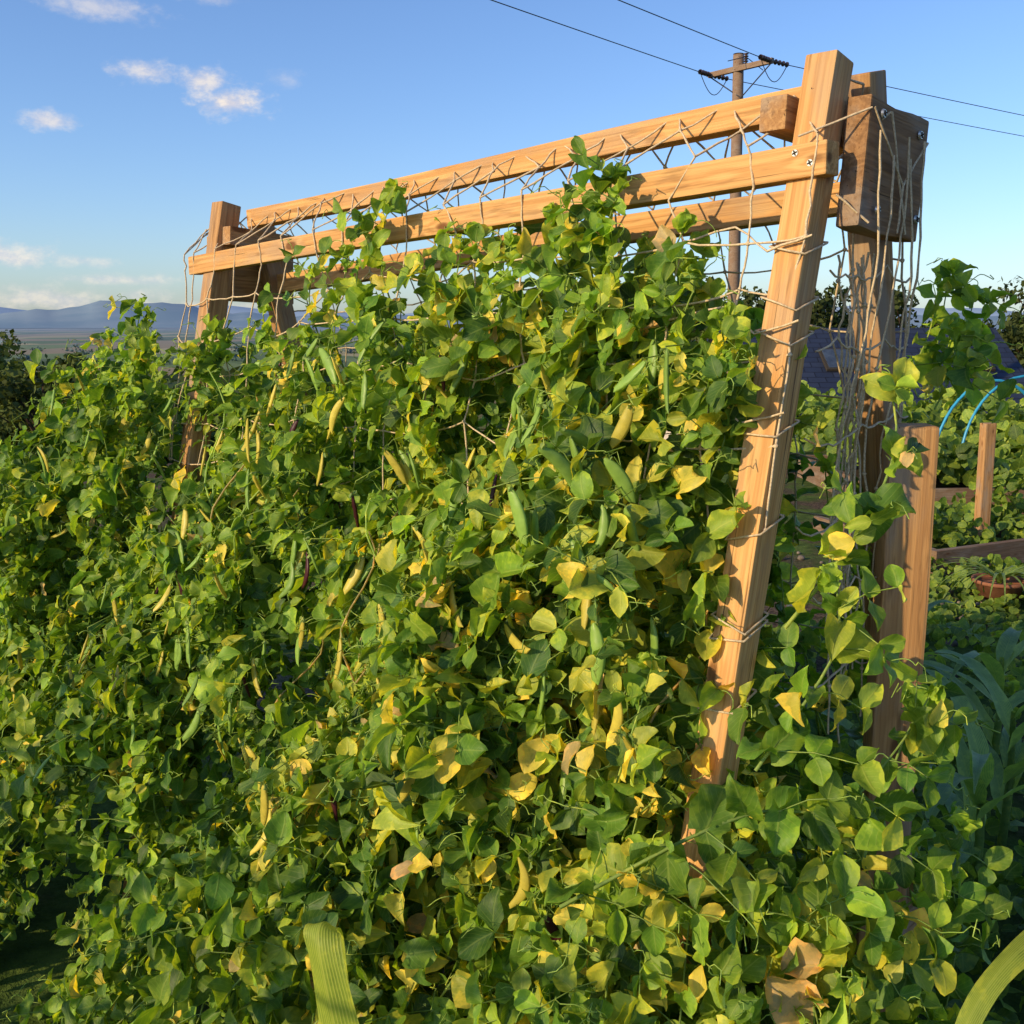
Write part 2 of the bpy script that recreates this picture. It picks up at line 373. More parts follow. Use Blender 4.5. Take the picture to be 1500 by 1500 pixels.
for k in range(1000):
    if k<350: rr=R.uniform(60,300); a=math.radians(R.uniform(-40,-5)); hs=R.uniform(2.5,6)
    else: rr=300*(14**R.uniform(0,1)); a=math.radians(R.uniform(-42,40)); hs=R.uniform(4,9)*(1+rr/3000)
    wd=hs*R.uniform(.8,3.5); c=V(rr*math.sin(a),rr*math.cos(a),0); c[2]=hgt(c[0],c[1])+hs*.45
    n=70 if rr<300 else 36
    d=R.normal(size=(n,3)); d/=np.linalg.norm(d,axis=1,keepdims=True); p=c+d*V(wd,hs*.6,hs*.55)*R.uniform(.6,1,(n,1))
    a_=R.normal(size=(n,3)); a_/=np.linalg.norm(a_,axis=1,keepdims=True); b=np.cross(a_,d+R.normal(size=(n,3))*.4); b/=np.linalg.norm(b,axis=1,keepdims=True)
    sz=hs*(.16 if rr<300 else .28)*R.uniform(.6,1.3,(n,1))
    q=np.stack([p-a_*sz,p-b*sz*.6,p+a_*sz,p+b*sz*.6],1).reshape(-1,3)
    hz=min(1,rr/5500); col=(1-hz)*V(.045,.07,.025)*R.uniform(.7,1.3)+hz*V(.16,.24,.33)  # tint shifts to blue with distance: haze baked into the tree colour
    acc.add(q,np.arange(n*4).reshape(-1,4),np.zeros((n*4,2)),col)
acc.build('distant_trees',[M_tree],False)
# ---------------------------------------------------------------- generic parts
def empty(name):
    e=bpy.data.objects.new(name,None); scene.collection.objects.link(e); e.empty_display_size=.1; return e
def board(name,p0,p1,w_,d_,side,mat,parent,bev=.003,warp=0,cuts=10):
    p0=V(*p0);p1=V(*p1); L=np.linalg.norm(p1-p0); x=(p1-p0)/L; y=np.asarray(side,float); y=nrm(y-y.dot(x)*x); z=np.cross(x,y)
    bm=bmesh.new(); bmesh.ops.create_cube(bm,size=1)
    for v in bm.verts: v.co=Vector((v.co.x*L,v.co.y*w_,v.co.z*d_))
    bmesh.ops.bevel(bm,geom=list(bm.edges),offset=bev,segments=2,affect='EDGES',profile=.6)
    if warp:
        es=[e for e in bm.edges if abs(abs((e.verts[0].co-e.verts[1].co).normalized().x)-1)<1e-3]
        bmesh.ops.subdivide_edges(bm,edges=es,cuts=cuts)
        ph=random.uniform(0,6)
        for v in bm.verts:
            t=v.co.x/L
            v.co.y+=warp*math.sin(t*5+ph)+.0008*math.sin(v.co.x*60+ph*3+v.co.z*90); v.co.z+=warp*.7*math.sin(t*4+ph*2)+.0008*math.sin(v.co.x*47+v.co.y*80)
    me=bpy.data.meshes.new(name); bm.to_mesh(me); bm.free(); me.materials.append(mat)
    o=bpy.data.objects.new(name,me); scene.collection.objects.link(o)
    m=Matrix(((x[0],y[0],z[0],0),(x[1],y[1],z[1],0),(x[2],y[2],z[2],0),(0,0,0,1))); m.translation=Vector((p0+p1)/2)
    o.matrix_world=m; o.parent=parent; return o
def screw(p,nor,parent,r=.0065):
    bm=bmesh.new(); bmesh.ops.create_cone(bm,cap_ends=True,segments=16,radius1=r,radius2=r*.8,depth=.003)
    q=Vector(nor).to_track_quat('Z','Y').to_matrix().to_4x4(); q.translation=Vector(p)
    me=bpy.data.meshes.new('screw'); bm.to_mesh(me); bm.free(); me.materials.append(M_metal)
    o=bpy.data.objects.new('screw',me); scene.collection.objects.link(o); o.matrix_world=q; o.parent=parent
    for a in (0.4,0.4+math.pi/2):
        bm=bmesh.new(); bmesh.ops.create_cube(bm,size=1)
        for v in bm.verts: v.co=Vector((v.co.x*r*1.3,v.co.y*r*.28,v.co.z*.001+.0021+(.0002 if a>1 else 0)))
        bmesh.ops.rotate(bm,verts=bm.verts,matrix=Matrix.Rotation(a,3,'Z'),cent=(0,0,0))
        me=bpy.data.meshes.new('slot'); bm.to_mesh(me); bm.free(); me.materials.append(M_dark)
        s_=bpy.data.objects.new('screw_slot',me); scene.collection.objects.link(s_); s_.matrix_world=q; s_.parent=parent
# ---------------------------------------------------------------- trellis frame
T=empty('wooden_trellis_frame')
splay=.211
def fl(z,top=1.98): return splay*(top-z)
board('front_leg',W(0,0.0,1.978),W(-.0,fl(0),0),.050,.052,S,M_wood,T,.003,.002)
board('rear_leg',W(.004,-.110,1.975),W(.0,-.085-.24*1.965,0),.05,.055,S,M_woodold,T,.003,.002)
board('gusset',W(-.054,-.182,1.812),W(-.050,.006,1.828),.185,.038,Z,M_gus,T,.004,.002,6)
board('cross_piece',W(.056,.055,1.902),W(.056,-.2,1.89),.05,.045,Z,M_woodold,T,.003)
board('front_rail',W(-.045,.052,1.831),W(1.84,.056,1.745),.048,.038,Z,M_wood,T,.003,.003,16)
board('ridge_rail',W(.02,-.052,1.930),W(1.70,-.045,1.868),.045,.038,Z,M_wood,T,.003,.003,16)
board('rear_rail',W(-.03,-.155,1.800),W(1.80,-.15,1.70),.050,.038,Z,M_wood,T,.003,.003,16)
board('far_front_leg',W(1.75,0,1.905),W(1.75,fl(0,1.9),-.05),.055,.056,S,M_woodold,T,.003,.002)
board('far_rear_leg',W(1.75,-.10,1.87),W(1.75,-.10-.45,-.05),.05,.055,S,M_woodold,T,.003,.002)
board('far_gusset',W(1.80,-.22,1.73),W(1.80,.03,1.74),.17,.04,Z,M_woodold,T,.003)
board('far_cross_piece',W(1.70,.035,1.82),W(1.70,-.2,1.80),.048,.04,Z,M_woodold,T,.003)
board('low_brace',W(-.055,-.42,.42),W(-.055,.35,.42),.07,.02,Z,M_woodold,T,.003)
for s_,n_,z_ in ((-.0765,-.03,1.895),(-.0765,-.03,1.76),(-.0765,-.155,1.88),(-.0765,-.16,1.755)): screw(W(s_,n_,z_),-S,T,.007)
for s_,z_ in ((0.005,1.838),(-.02,1.822)): screw(W(s_,.0725,z_),N,T,.006)
screw(W(.004,.033,1.93),N,T,.005)
PT=empty('timber_post')
board('post',(.656,1.668,-.1),(.654,1.678,1.432),.076,.07,(.99,-.12,0),M_woodold,PT,.006,.002)
# ---------------------------------------------------------------- netting
na=Acc(); TW_R=.0018
def cord(pts,r=TW_R,sag=0,sub=4,jit=.0012):
    pts=[np.asarray(p,float) for p in pts]; o=[]
    for a,b in zip(pts[:-1],pts[1:]):
        for k in range(sub):
            t=k/sub; p=a*(1-t)+b*t; p=p+V(0,0,-sag*4*t*(1-t))
            if 0<t: p=p+rng.normal(size=3)*jit
            o.append(p)
    o.append(pts[-1]); tube(na,o,r*rng.uniform(.85,1.2,len(o)),5,(.4,.3,.2))
def knot(p,r=.0038):
    t=np.linspace(-1,1,5)[:,None]; d=nrm(rng.normal(size=3))
    tube(na,p+t*d*r,r*np.array([.3,.9,1.05,.9,.3]),6,(.4,.3,.2))
zs=lambda s:-.045*s
rowsdef=[]
for z in (1.30,1.42,1.54,1.64,1.73): rowsdef.append((.072+.15*(1.84-z),z,'r'))
rowsdef+= [(.0735,1.80,'n'),(.0735,1.860,'d'),(.004,1.912,'d2'),(-.045,1.958,'d')]
rowsdef+= [(-.075,1.950,'n'),(-.13,1.885,'d2'),(-.18,1.83,'d')]
for z in (1.71,1.60,1.48,1.36,1.24,1.12,1.0,.88): rowsdef.append((-.19-.22*(1.83-z),z,'r'))
ds=.115; ni=17; nodes={}
for r_,(n_,z_,k_) in enumerate(rowsdef):
    for i_ in range(-1,ni):
        off=.5 if k_=='d2' else 0
        s_=max(-.03,min(1.86,(i_+off)*ds+.09+ (rng.normal()*.014)))
        jn=rng.normal()*.010 if k_ in('r',) else 0; jz=rng.normal()*.014 if k_=='r' else (.010*rng.normal() if k_=='d2' else 0)
        nodes[(r_,i_)]=W(s_,n_+jn,z_+zs(s_)+jz)
for r_ in range(len(rowsdef)-1):
    ka,kb=rowsdef[r_][2],rowsdef[r_+1][2]
    for i_ in range(-1,ni):
        a=nodes[(r_,i_)]
        if kb=='d2':
            cord([a,nodes[(r_+1,i_)]])
            if (r_+1,i_-1) in nodes: cord([a,nodes[(r_+1,i_-1)]])
        elif ka=='d2':
            cord([a,nodes[(r_+1,i_)]])
            if (r_+1,i_+1) in nodes: cord([a,nodes[(r_+1,i_+1)]])
        else: cord([a,nodes[(r_+1,i_)]])
for r_,(n_,z_,k_) in enumerate(rowsdef):
    if k_=='r': cord([nodes[(r_,i_)] for i_ in range(-1,ni)],sag=.004)
    if k_ in('r','d2'):
        for i_ in range(-1,ni): knot(nodes[(r_,i_)])
for k in range(5):
    n0=-.145+.032*k; pts=[]
    for q in range(12):
        t=q/11; z=1.87-.03*(k%2)-.95*t
        pts.append(W(-.079-.006*rng.random()+(.05*min(1,max(0,t-.15)*3)),n0*(1+1.0*t)-.01+.012*math.sin(t*9+k*2),z))
    cord(pts,sub=3,jit=.0015)
    for p in pts[4::2]: knot(p)
for z in (1.67,1.56,1.43,1.30,1.17,1.03):
    t=(1.93-z)/1.0; pts=[W(-.035-.01*rng.random(),(-.18-.17*t)+(.18+.32*t)*q/6,z+rng.normal()*.012) for q in range(7)]
    cord(pts,sag=.006,sub=3)
for k in range(10):
    n0=rng.uniform(-.12,-.05); a=rng.uniform(0,6); zt=rng.uniform(1.68,1.76); zb=rng.uniform(.95,1.35)
    pts=[W(-.02+.014*math.sin(a+q*.9),n0+.012*math.sin(a*2+q*1.1)-.02*q/9,zt+(zb-zt)*q/9) for q in range(10)]
    cord(pts,sub=3,jit=.002)
    for p in pts[1::3]: knot(p)
for z in (1.62,1.57,1.44,1.30,1.155,1.145,1.04,1.70):
    n_=fl(z); pts=[W(a,n_+b,z+c) for a,b,c in ((-.029,-.031,.012),(-.029,.031,-.006),(.029,.032,.012*rng.normal()),(.029,-.031,.02),(-.030,-.032,.013))]
    cord(pts,sub=2,jit=.0003)
for z in (1.72,1.6,1.47):
    cord([W(-.04,fl(z)+.036,z),W(.03,fl(z)+.04,z-.02),W(.1,fl(z)+.02,z+.02),W(.2,fl(z)+.03,z)],sub=3)
for a,b in (((.0,.075,1.86),(-.073,-.0,1.9)),((.0,.031,1.80),(-.077,-.05,1.90)),((-.078,-.05,1.90),(-.078,-.12,1.73)),((-.077,0,1.9),(-.079,-.1,1.8)),((-.079,-.1,1.8),(-.079,-.175,1.87)),((-.04,.03,1.78),(-.078,0,1.74)),((-.079,-.1,1.8),(-.079,-.09,1.73))):
    cord([W(*a),W(*b)],sub=4,jit=.0006)
na.build('jute_netting',[M_twine])
# ---------------------------------------------------------------- pea plants
pa=Acc(); LV=Leaves(); PD=Leaves()
G=[V(.058,.130,.020),V(.095,.195,.024),V(.15,.27,.028),V(.22,.35,.034)]
YG=V(.36,.43,.05); YL=V(.64,.56,.085); DRY=V(.56,.42,.18); STEM=V(.27,.38,.09)
def ltint(base,yel):
    r=random.random()
    if r<yel*.27: c=YL*random.uniform(.8,1.1)
    elif r<yel*.31: c=DRY*random.uniform(.7,1.1)
    elif r<yel: c=YG*random.uniform(.75,1.15)
    else: c=G[base if random.random()<.6 else random.randrange(4)]*random.uniform(.7,1.3)
    return c*np.array([random.uniform(.88,1.12),1,random.uniform(.8,1.2)])
def tendril(p,d,L):
    pts=[p]; dd=nrm(d); a=nrm(np.cross(dd,rng.normal(size=3))); b=np.cross(dd,a)
    turns=random.uniform(.5,3); rc=L*.16
    for k in range(1,11):
        t=k/10; c=rc*t*t
        pts.append(p+dd*L*t*(1-.35*t)+a*c*math.sin(t*t*turns*6.28)+b*c*(math.cos(t*t*turns*6.28)-1)+V(0,0,-.25*L*t*t))
    tube(pa,pts,.0009,3,STEM*1.35)
def node(p,up,outw,sc,base,yel,lod=1.0):
    lat=nrm(np.cross(up,outw)+rng.normal(size=3)*.25)*random.choice((-1,1))
    face=outw*.7+V(0,0,.5)+sdir*.4
    for sg in (-1,1):
        if random.random()<.84:
            d=nrm(lat*sg*.8+outw*.35+up*random.uniform(-.4,.6)+rng.normal(size=3)*.3)
            nn_=nrm(face+rng.normal(size=3)*.75)
            LV.put(('S',random.randrange(6)),p,d,nn_,sc*random.uniform(.030,.070),ltint(base,yel),random.uniform(.8,1.15))
    if random.random()<.84:
        d=nrm(lat*random.uniform(.4,1)+outw*random.uniform(.3,1.3)+up*random.uniform(0,.6)+rng.normal(size=3)*.2)
        L=sc*random.uniform(.06,.12); q=p+d*L*.5+V(0,0,.004); e=p+d*L+V(0,0,-.006)
        tube(pa,[p,q,e],[.0015,.0012,.0010],3,STEM)
        side=nrm(np.cross(d,face)+rng.normal(size=3)*.12)
        nf=nrm(face+rng.normal(size=3)*.55)
        for fr in ((.5,1.0) if random.random()<.72 else (.85,)):
            bpos=p+(e-p)*fr
            for sg in (-1,1):
                ld=nrm(side*sg*.95+d*.45+rng.normal(size=3)*.22+V(0,0,-.12))
                nn_=nrm(nf+rng.normal(size=3)*.4)
                LV.put(('L',random.randrange(6)),bpos,ld,nn_,sc*random.uniform(.030,.056),ltint(base,yel),random.uniform(.8,1.3))
        if random.random()<.65*lod: tendril(e,d+V(0,0,.3)+rng.normal(size=3)*.3,random.uniform(.05,.12))
def pod(p,L=None,kind=None):
    L=L or random.uniform(.066,.088); d=nrm(V(0,0,-1)+rng.normal(size=3)*.33)
    k=kind if kind else random.choices('gyp',(.54,.42,.04))[0]
    c={'g':V(.28,.45,.08),'y':V(.66,.56,.09),'p':V(.07,.012,.02)}[k]*random.uniform(.8,1.15)
    nn_=nrm(N+S*random.uniform(-.4,.6)+V(0,0,.1)+rng.normal(size=3)*.2)
    top=p+V(0,0,.03)+rng.normal(size=3)*.01
    tube(pa,[top-N*.05,(top+p)/2+N*.004,p],.0012,3,STEM)
    PD.put(('P',random.randrange(5)),p,d,nn_,L,c)
    for q in range(3):
        LV.put(('L',q),p,nrm(d*.5+rng.normal(size=3)),nrm(rng.normal(size=3)),.011,V(.2,.3,.08))
def vine(pts,sc=1.0,base=1,yel=.12,step=.05,r=.0023,outw=N,lod=1.0):
    P=[np.asarray(p,float) for p in pts]; path=[P[0]]
    for a,b in zip(P[:-1],P[1:]):
        k=max(1,int(np.linalg.norm(b-a)/.025))
        for q in range(1,k+1): path.append(a+(b-a)*q/k)
    path=np.array(path)
    if len(path)>4:
        for _ in range(3): path[1:-1]=(path[:-2]+path[2:]+2*path[1:-1])/4
    tube(pa,path,np.linspace(r,r*.55,len(path)),4,STEM*random.uniform(.8,1.15))
    seg=np.r_[0,np.cumsum(np.linalg.norm(np.diff(path,axis=0),axis=1))]; s_=step*.6
    while s_<seg[-1]:
        p=np.array([np.interp(s_,seg,path[:,c]) for c in range(3)]); p2=np.array([np.interp(s_+.02,seg,path[:,c]) for c in range(3)])
        node(p,nrm(p2-p+V(0,0,1e-4)),outw,sc*(1-.25*s_/seg[-1]),base,yel,lod); s_+=step*random.uniform(.75,1.3)
    tip=path[-1]
    for q in range(4):
        LV.put(('S',q),tip,nrm(rng.normal(size=3)*.6+V(0,0,.8)),nrm(outw+rng.normal(size=3)*.5),.026*sc,G[3]*1.1)
    tendril(tip,V(0,0,1)+rng.normal(size=3)*.5,.08)
def topz(s):
    if s<0: return float(np.interp(s,[-.5,-.35,-.1,-.0],[.55,.80,.88,1.0]))
    return float(np.interp(s,[0,.06,.25,.6,1.2,1.75,2.05,2.25,2.5,3.2,4.2],[1.05,1.60,1.68,1.66,1.58,1.49,1.52,1.38,1.22,1.13,1.05]))
def shell(s,z):
    b=.05+splay*max(0,1.92-z)
    k=max(0,(1.25-z)/1.25)
    b+=.38*k**1.3*float(np.interp(s,[-.4,0,.5,2,4],[.3,.45,.85,1.05,1.1]))
    b+=.07*math.sin(s*7+z*5)+.06*math.sin(s*15-z*11)+.04*math.sin(s*27+z*19)
    if s>1.6: b+=.14*min(1,(s-1.6)/.4)
    return b
for k in range(315):
    if k<55: s0=random.uniform(-.25,.9)
    elif k<90: s0=random.uniform(1.35,2.6)
    else: s0=random.uniform(-.34,3.7)
    dep=abs(random.gauss(0,.13)) if random.random()<.78 else random.uniform(.1,.5)
    if 55<=k<90: dep*=.5
    tz=topz(s0)*(random.uniform(.93,1.04) if random.random()<.45 or 55<=k<90 else random.uniform(.35,1.0))
    if s0<0: tz=min(tz,topz(s0))
    base=random.choices((0,1,2,3),(1.4,2.8,2.8,1.8))[0]
    zb=max(.0,tz-random.uniform(.5,1.7)); pts=[]; s_=s0; z=zb; ph=random.uniform(0,6)
    while z<tz:
        s2=s_+.06*math.sin(z*5+ph)
        if s0>0.05: s2=max(s2,.045 if z>1.0 else -.2)
        pts.append(W(s2,shell(s2,z)-dep+.035*math.sin(z*9+ph*2),z)); z+=.07; s_+=random.gauss(0,.014)
    if len(pts)<2: continue
    yel=.09+(.22 if (s0<.8) else 0)+(.06 if z<.8 else 0)
    vine(pts,random.uniform(.8,1.3)*(1.18 if s0<.6 else 1.0),base,yel,step=.054 if s0<2.3 else .066,lod=1 if s0<2 else .4)
for k in range(40):
    s0=random.uniform(.0,2.2); tz=random.uniform(1.0,1.58); z=.3; pts=[]; ph=random.uniform(0,6)
    while z<tz: pts.append(W(s0+.05*math.sin(z*5+ph),-.2-.22*(1.83-z)+.12*random.random(),z)); z+=.08
    vine(pts,1.2,random.choice((0,1)),.15,.085,outw=-N,lod=.2)
for s0,z0,z1,n0 in ((.93,1.5,1.86,.1),(1.0,1.5,1.80,.11),(.82,1.5,1.80,.05),(.72,1.5,1.74,.1),(.35,1.5,1.83,.10),(.30,1.5,1.80,.12),(.33,1.5,1.78,.13),(.40,1.5,1.74,.12),(.20,1.45,1.74,.1),(.15,1.4,1.67,.12),
                    (.48,1.5,1.78,.09),(.58,1.5,1.74,.1),(.65,1.5,1.76,.1),(1.2,1.4,1.70,.1),(1.4,1.35,1.62,.1),(1.1,1.4,1.74,.1),(1.98,1.3,1.62,.12),(2.08,1.3,1.64,.12),(2.18,1.25,1.55,.14),(1.92,1.25,1.55,.16),(.08,1.3,1.6,.12),(.66,1.5,1.80,-.02),(.85,1.45,1.76,-.1),(.45,1.5,1.73,-.12)):
    ph=random.uniform(0,6)
    vine([W(s0+.025*math.sin(q*1.3+ph),n0+.015*math.sin(q+ph),z0+(z1-z0)*q/6) for q in range(7)],1.05,random.choice((1,2,3)),.2,.043)
C=V(.35,-.94,0)
for s0,z0,z1,dn in ((.02,.35,1.0,.06),(-.03,.3,.92,.07),(.07,.4,1.12,.06),(-.09,.3,.84,.05),(-.15,.3,.80,.02),(-.22,.3,.74,0),(0,.3,.86,.10)):
    vine([W(s0+.02*math.sin(z*9),fl(z)+.06+dn+.25*max(0,1-z)*.5,z) for z in np.arange(z0,z1,.07)],1.15,random.choice((1,2,3)),.3,.05)
# loose vines on the right
vine([(.373,1.347,1.186),(.44,1.38,1.255),(.5,1.404,1.328),(.551,1.443,1.429),(.5365,1.457,1.504)],1.0,3,.3,.085,.003,C)
vine([(.063,1.23,.84),(.225,1.247,.927),(.34,1.283,.957),(.448,1.3,.93),(.56,1.367,1.02),(.60,1.39,1.08)],1.1,2,.25,.06,.003,C)
vine([(.35,1.25,.80),(.504,1.273,.79),(.60,1.34,.80),(.66,1.39,.87)],1.1,2,.2,.055,.003,C)
vine([(.30,1.2,.62),(.45,1.25,.70),(.55,1.30,.72),(.60,1.30,.62)],1.1,1,.2,.055,.003,C)
vine([(.33,1.30,1.0),(.40,1.31,1.10),(.45,1.33,1.17),(.43,1.32,1.26)],1.1,2,.4,.055,.003,C)
vine([(.50,1.34,.85),(.56,1.4,.98),(.60,1.42,1.05)],1.1,2,.2,.05,.003,C)
for a,b,c_ in (((.76,1.89,1.46),(.78,1.9,1.56),(.80,1.92,1.69)),((.79,1.9,1.48),(.825,1.9,1.56),(.845,1.91,1.64)),((.72,1.87,1.50),(.76,1.88,1.58),(.765,1.88,1.66)),((.77,1.87,1.44),(.80,1.87,1.50),(.81,1.87,1.58))):
    vine([a,b,c_],.92,random.choice((1,2,3)),.15,.038,.002,C)
for p,d,n_,sz,c in (((.500,1.40,1.345),(-.5,0,.15),(.2,-.8,.6),.055,G[1]),((.50,1.40,1.345),(.9,-.1,-.1),(.1,-.7,.8),.06,G[1]),((.50,1.40,1.345),(.1,-.2,-.9),(.1,-.9,.3),.05,G[1]),
                    ((.54,1.45,1.50),(-.6,-.1,.3),(.1,-1,.1),.045,YG),((.54,1.45,1.5),(.3,-.1,.9),(.1,-1,.1),.05,YG)):
    LV.put(('S',random.randrange(6)),V(*p),nrm(d),nrm(n_),sz,c)
for s_,z_ in ((.12,.72),(.20,.62),(-.02,.66),(.30,.70),(.05,.9),(.15,1.2),(.10,1.35),(.22,1.5),(.02,.55),(.4,.55)):
    for q in range(3):
        LV.put(('S',random.randrange(6)),W(s_,shell(s_,z_)+.03,z_)+rng.normal(size=3)*.02,nrm(-Z*.5+rng.normal(size=3)),nrm(N+V(0,0,.4)+rng.normal(size=3)*.3),random.uniform(.055,.075),random.choice((YG,YL*.9,G[2],G[1])))
for k in range(26):
    s_=random.uniform(.0,1.4); z_=random.uniform(.3,.75)*topz(s_); L=random.uniform(.15,.35); sl_=random.uniform(-.6,.6); n0=shell(s_,z_)
    P=[W(s_+sl_*t*L,n0+.03*math.sin(t*7+k)-.10*t-.02,z_+L*t) for t in np.linspace(0,1,9)]
    tube(pa,P,np.linspace(.0024,.0016,9),4,random.choice((STEM*1.1,STEM*1.3,V(.42,.36,.15))))
for k in range(300):
    s_=random.uniform(.04,3.0); z_=random.uniform(.42,1.0)*topz(s_)*.98
    pod(W(s_,shell(s_,z_)+random.uniform(.015,.08),z_),None if s_>.8 else random.uniform(.070,.095))
for s_,z_,k_ in ((.20,1.57,'g'),(.30,1.60,'g'),(.24,1.42,'g'),(.17,1.40,'g'),(.5,1.43,'g'),(.62,1.55,'g'),(.12,1.33,'g'),(.75,1.6,'g'),(.9,1.55,'g'),(.4,1.3,'y'),(.8,1.35,'y'),(1.0,1.3,'y'),(1.1,1.4,'y'),(.35,1.1,'y'),(.06,1.02,'y'),(.1,1.05,'y'),(.7,1.2,'y'),(.9,1.25,'p'),(1.4,1.2,'p')):
    pod(W(s_,shell(s_,z_)+.085,z_),random.uniform(.085,.10),k_)
LV.flush(pa,SETS,0); PD.flush(pa,SETS,1)
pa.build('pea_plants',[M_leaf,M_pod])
# ---------------------------------------------------------------- corn plants
def strip(acc,pts,width,side,tint,fold=.25,wavy=.0):
    P=np.array(pts,float); k=len(P)
    T_=np.gradient(P,axis=0); T_/=np.linalg.norm(T_,axis=1,keepdims=True)
    vs=[];uv=[];cols=6
    for i in range(k):
        t=i/(k-1); s2=nrm(np.asarray(side)-np.dot(side,T_[i])*T_[i]); n_=np.cross(T_[i],s2); w_=width[i]
        for j in range(cols+1):
            q=-1+2*j/cols
            vs.append(P[i]+s2*q*w_+n_*(fold*abs(q)*w_+wavy*math.sin(t*22+q*2)*q*q)); uv.append((t,q))
    c=cols+1; f=[(i*c+j,i*c+j+1,(i+1)*c+j+1,(i+1)*c+j) for i in range(k-1) for j in range(cols)]
    acc.add(vs,f,uv,tint)
def arc(p0,d,L,droop,k=22):
    p=np.array(p0,float); d=nrm(d); o=[p.copy()]
    for i in range(k): d=nrm(d+V(0,0,-droop/k)); p=p+d*L/k; o.append(p.copy())
    return o
def smoothpath(P,n=24):
    P=np.array(P,float); t=np.linspace(0,len(P)-1,n); Q=np.stack([np.interp(t,range(len(P)),P[:,c]) for c in range(3)],-1)
    for _ in range(4): Q[1:-1]=(Q[:-2]+Q[2:]+2*Q[1:-1])/4
    return Q
def corn(x,y,h,leaves,tint,extra=()):
    acc=Acc(); tube(acc,[(x,y,-.02),(x+.01,y,h*.5),(x,y,h)],[.014,.012,.007],8,V(.16,.24,.06))
    for z,a,L,w_,el,dr in leaves:
        d=V(math.cos(a)*math.cos(el),math.sin(a)*math.cos(el),math.sin(el)); pts=arc((x,y,z),d,L,dr)
        ww=[w_*min(1,.45+t*4)*max(.03,(1-t**2.2)) for t in np.linspace(0,1,len(pts))]
        strip(acc,pts,ww,V(-math.sin(a),math.cos(a),0),tint*random.uniform(.85,1.2),.28,.004)
    for P,w_,side,endw in extra:
        Q=smoothpath(P,34); strip(acc,Q,[w_*(1-(1-endw)*(max(0,t-.4)/.6)) for t in np.linspace(0,1,len(Q))],V(*side),tint*1.25,.38,.004)
    return acc.build('corn_plant',[M_corn])
CT=V(.20,.27,.03)
a0=math.radians
corn(-.16,.93,.55,[(.3,a0(200),.5,.03,a0(50),2.5),(.35,a0(-60),.5,.03,a0(50),2.5)],CT,
     [([(-.155,.94,.45),(-.16,.955,.60),(-.175,.985,.75),(-.200,1.01,.85),(-.218,1.03,.925),(-.216,1.055,.935),(-.205,1.08,.91),(-.20,1.12,.80),(-.20,1.15,.68)],.027,(1,-.45,.05),.15)])
corn(.78,1.16,.6,[(.3,a0(60),.5,.03,a0(50),2.2),(.4,a0(20),.6,.034,a0(60),2.2)],CT*.9,
     [([(.78,1.16,.60),(.77,1.155,.72),(.74,1.145,.84),(.68,1.12,.895),(.61,1.09,.890),(.545,1.055,.855),(.50,1.025,.80),(.47,1.0,.70),(.46,.99,.60)],.022,(-.45,.85,.1),.1)])
for k,(x,y) in enumerate(((1.25,2.55),(1.5,2.9),(1.75,2.5),(1.15,3.1),(1.7,3.4),(2.0,3.0))):
    random.seed(k+3)
    corn(x,y,.45,[(.12+.05*q,random.uniform(0,6.28),random.uniform(.4,.6),.03,a0(random.uniform(45,75)),random.uniform(1.6,2.6)) for q in range(7)],V(.13,.24,.09))
for k in range(11):  # added corn row out of view, put in to shade the lower peas
    random.seed(k+40); t=k/10; x=-2.55+1.55*t+random.uniform(-.1,.1); y=1.7-2.6*t+random.uniform(-.1,.1)
    corn(x,y,1.2,[(.2+.12*q,random.uniform(0,6.28),random.uniform(.45,.7),.038,a0(random.uniform(45,75)),random.uniform(1.6,2.4)) for q in range(9)],V(.09,.17,.04))
# ---------------------------------------------------------------- right garden
random.seed(11)
def veg(name,boxes,n,size,cols,mat=M_leaf,zup=.6):
    acc=Acc(); L=Leaves()
    for (x0,x1,y0,y1,z0,z1) in boxes:
        for k in range(n):
            x=random.uniform(x0,x1);y=random.uniform(y0,y1)
            hh=(z1-z0)*(.55+.3*math.sin(x*3.3+y*1.7)+.15*math.sin(x*9+y*7)); g=float(hgt(np.array(x),np.array(y)))
            z=g+z0+hh*random.random()**.5
            L.put(('W',random.randrange(4)),V(x,y,z),nrm(rng.normal(size=3)+V(0,0,.3)),nrm(V(-.3,-.3,zup)+rng.normal(size=3)*.5),size*random.uniform(.6,1.4),cols[random.randrange(len(cols))]*random.uniform(.7,1.25))
    L.flush(acc,SETS); return acc.build(name,[mat])
gs=[V(.07,.13,.02),V(.12,.20,.03),V(.17,.26,.035)]
veg('ground_weeds',[(.5,2.2,1.3,2.6,0,.26),(1.0,3.0,2.6,5.0,0,.2),(1.8,3.6,5.0,6.4,0,.12)],2000,.05,gs)
veg('vegetable_plants',[(3.2,6.2,8.6,10.4,.2,.6),(3.4,9,11.2,13.0,.1,.85),(4,12,13.5,17,.0,.8)],2300,.13,gs+[V(.20,.29,.04)])
veg('flowering_shrub',[(2.6,4.6,6.9,8.0,0,.48)],1700,.07,gs)
veg('garden_hedge',[(2.5,14,18.5,20,0,1.1)],5000,.16,gs[:2])
RB=empty('raised_bed')
for nm,p0,p1 in (('front_board',(3.1,8.4,.1),(6.6,8.7,.1)),('side_board',(3.1,8.45,.1),(3.0,10.6,.1)),('back_board',(3.0,10.6,.1),(6.5,10.8,.1))):
    board(nm,p0,p1,.24,.05,Z,M_wooddark,RB,.004)
board('bed_soil',(3.2,9.55,.08),(6.5,9.75,.08),2.0,.14,(0,1,0),m_simple('dark_soil',(.03,.02,.013),(.08,.055,.035),30),RB,.01)
RB2=empty('raised_bed')
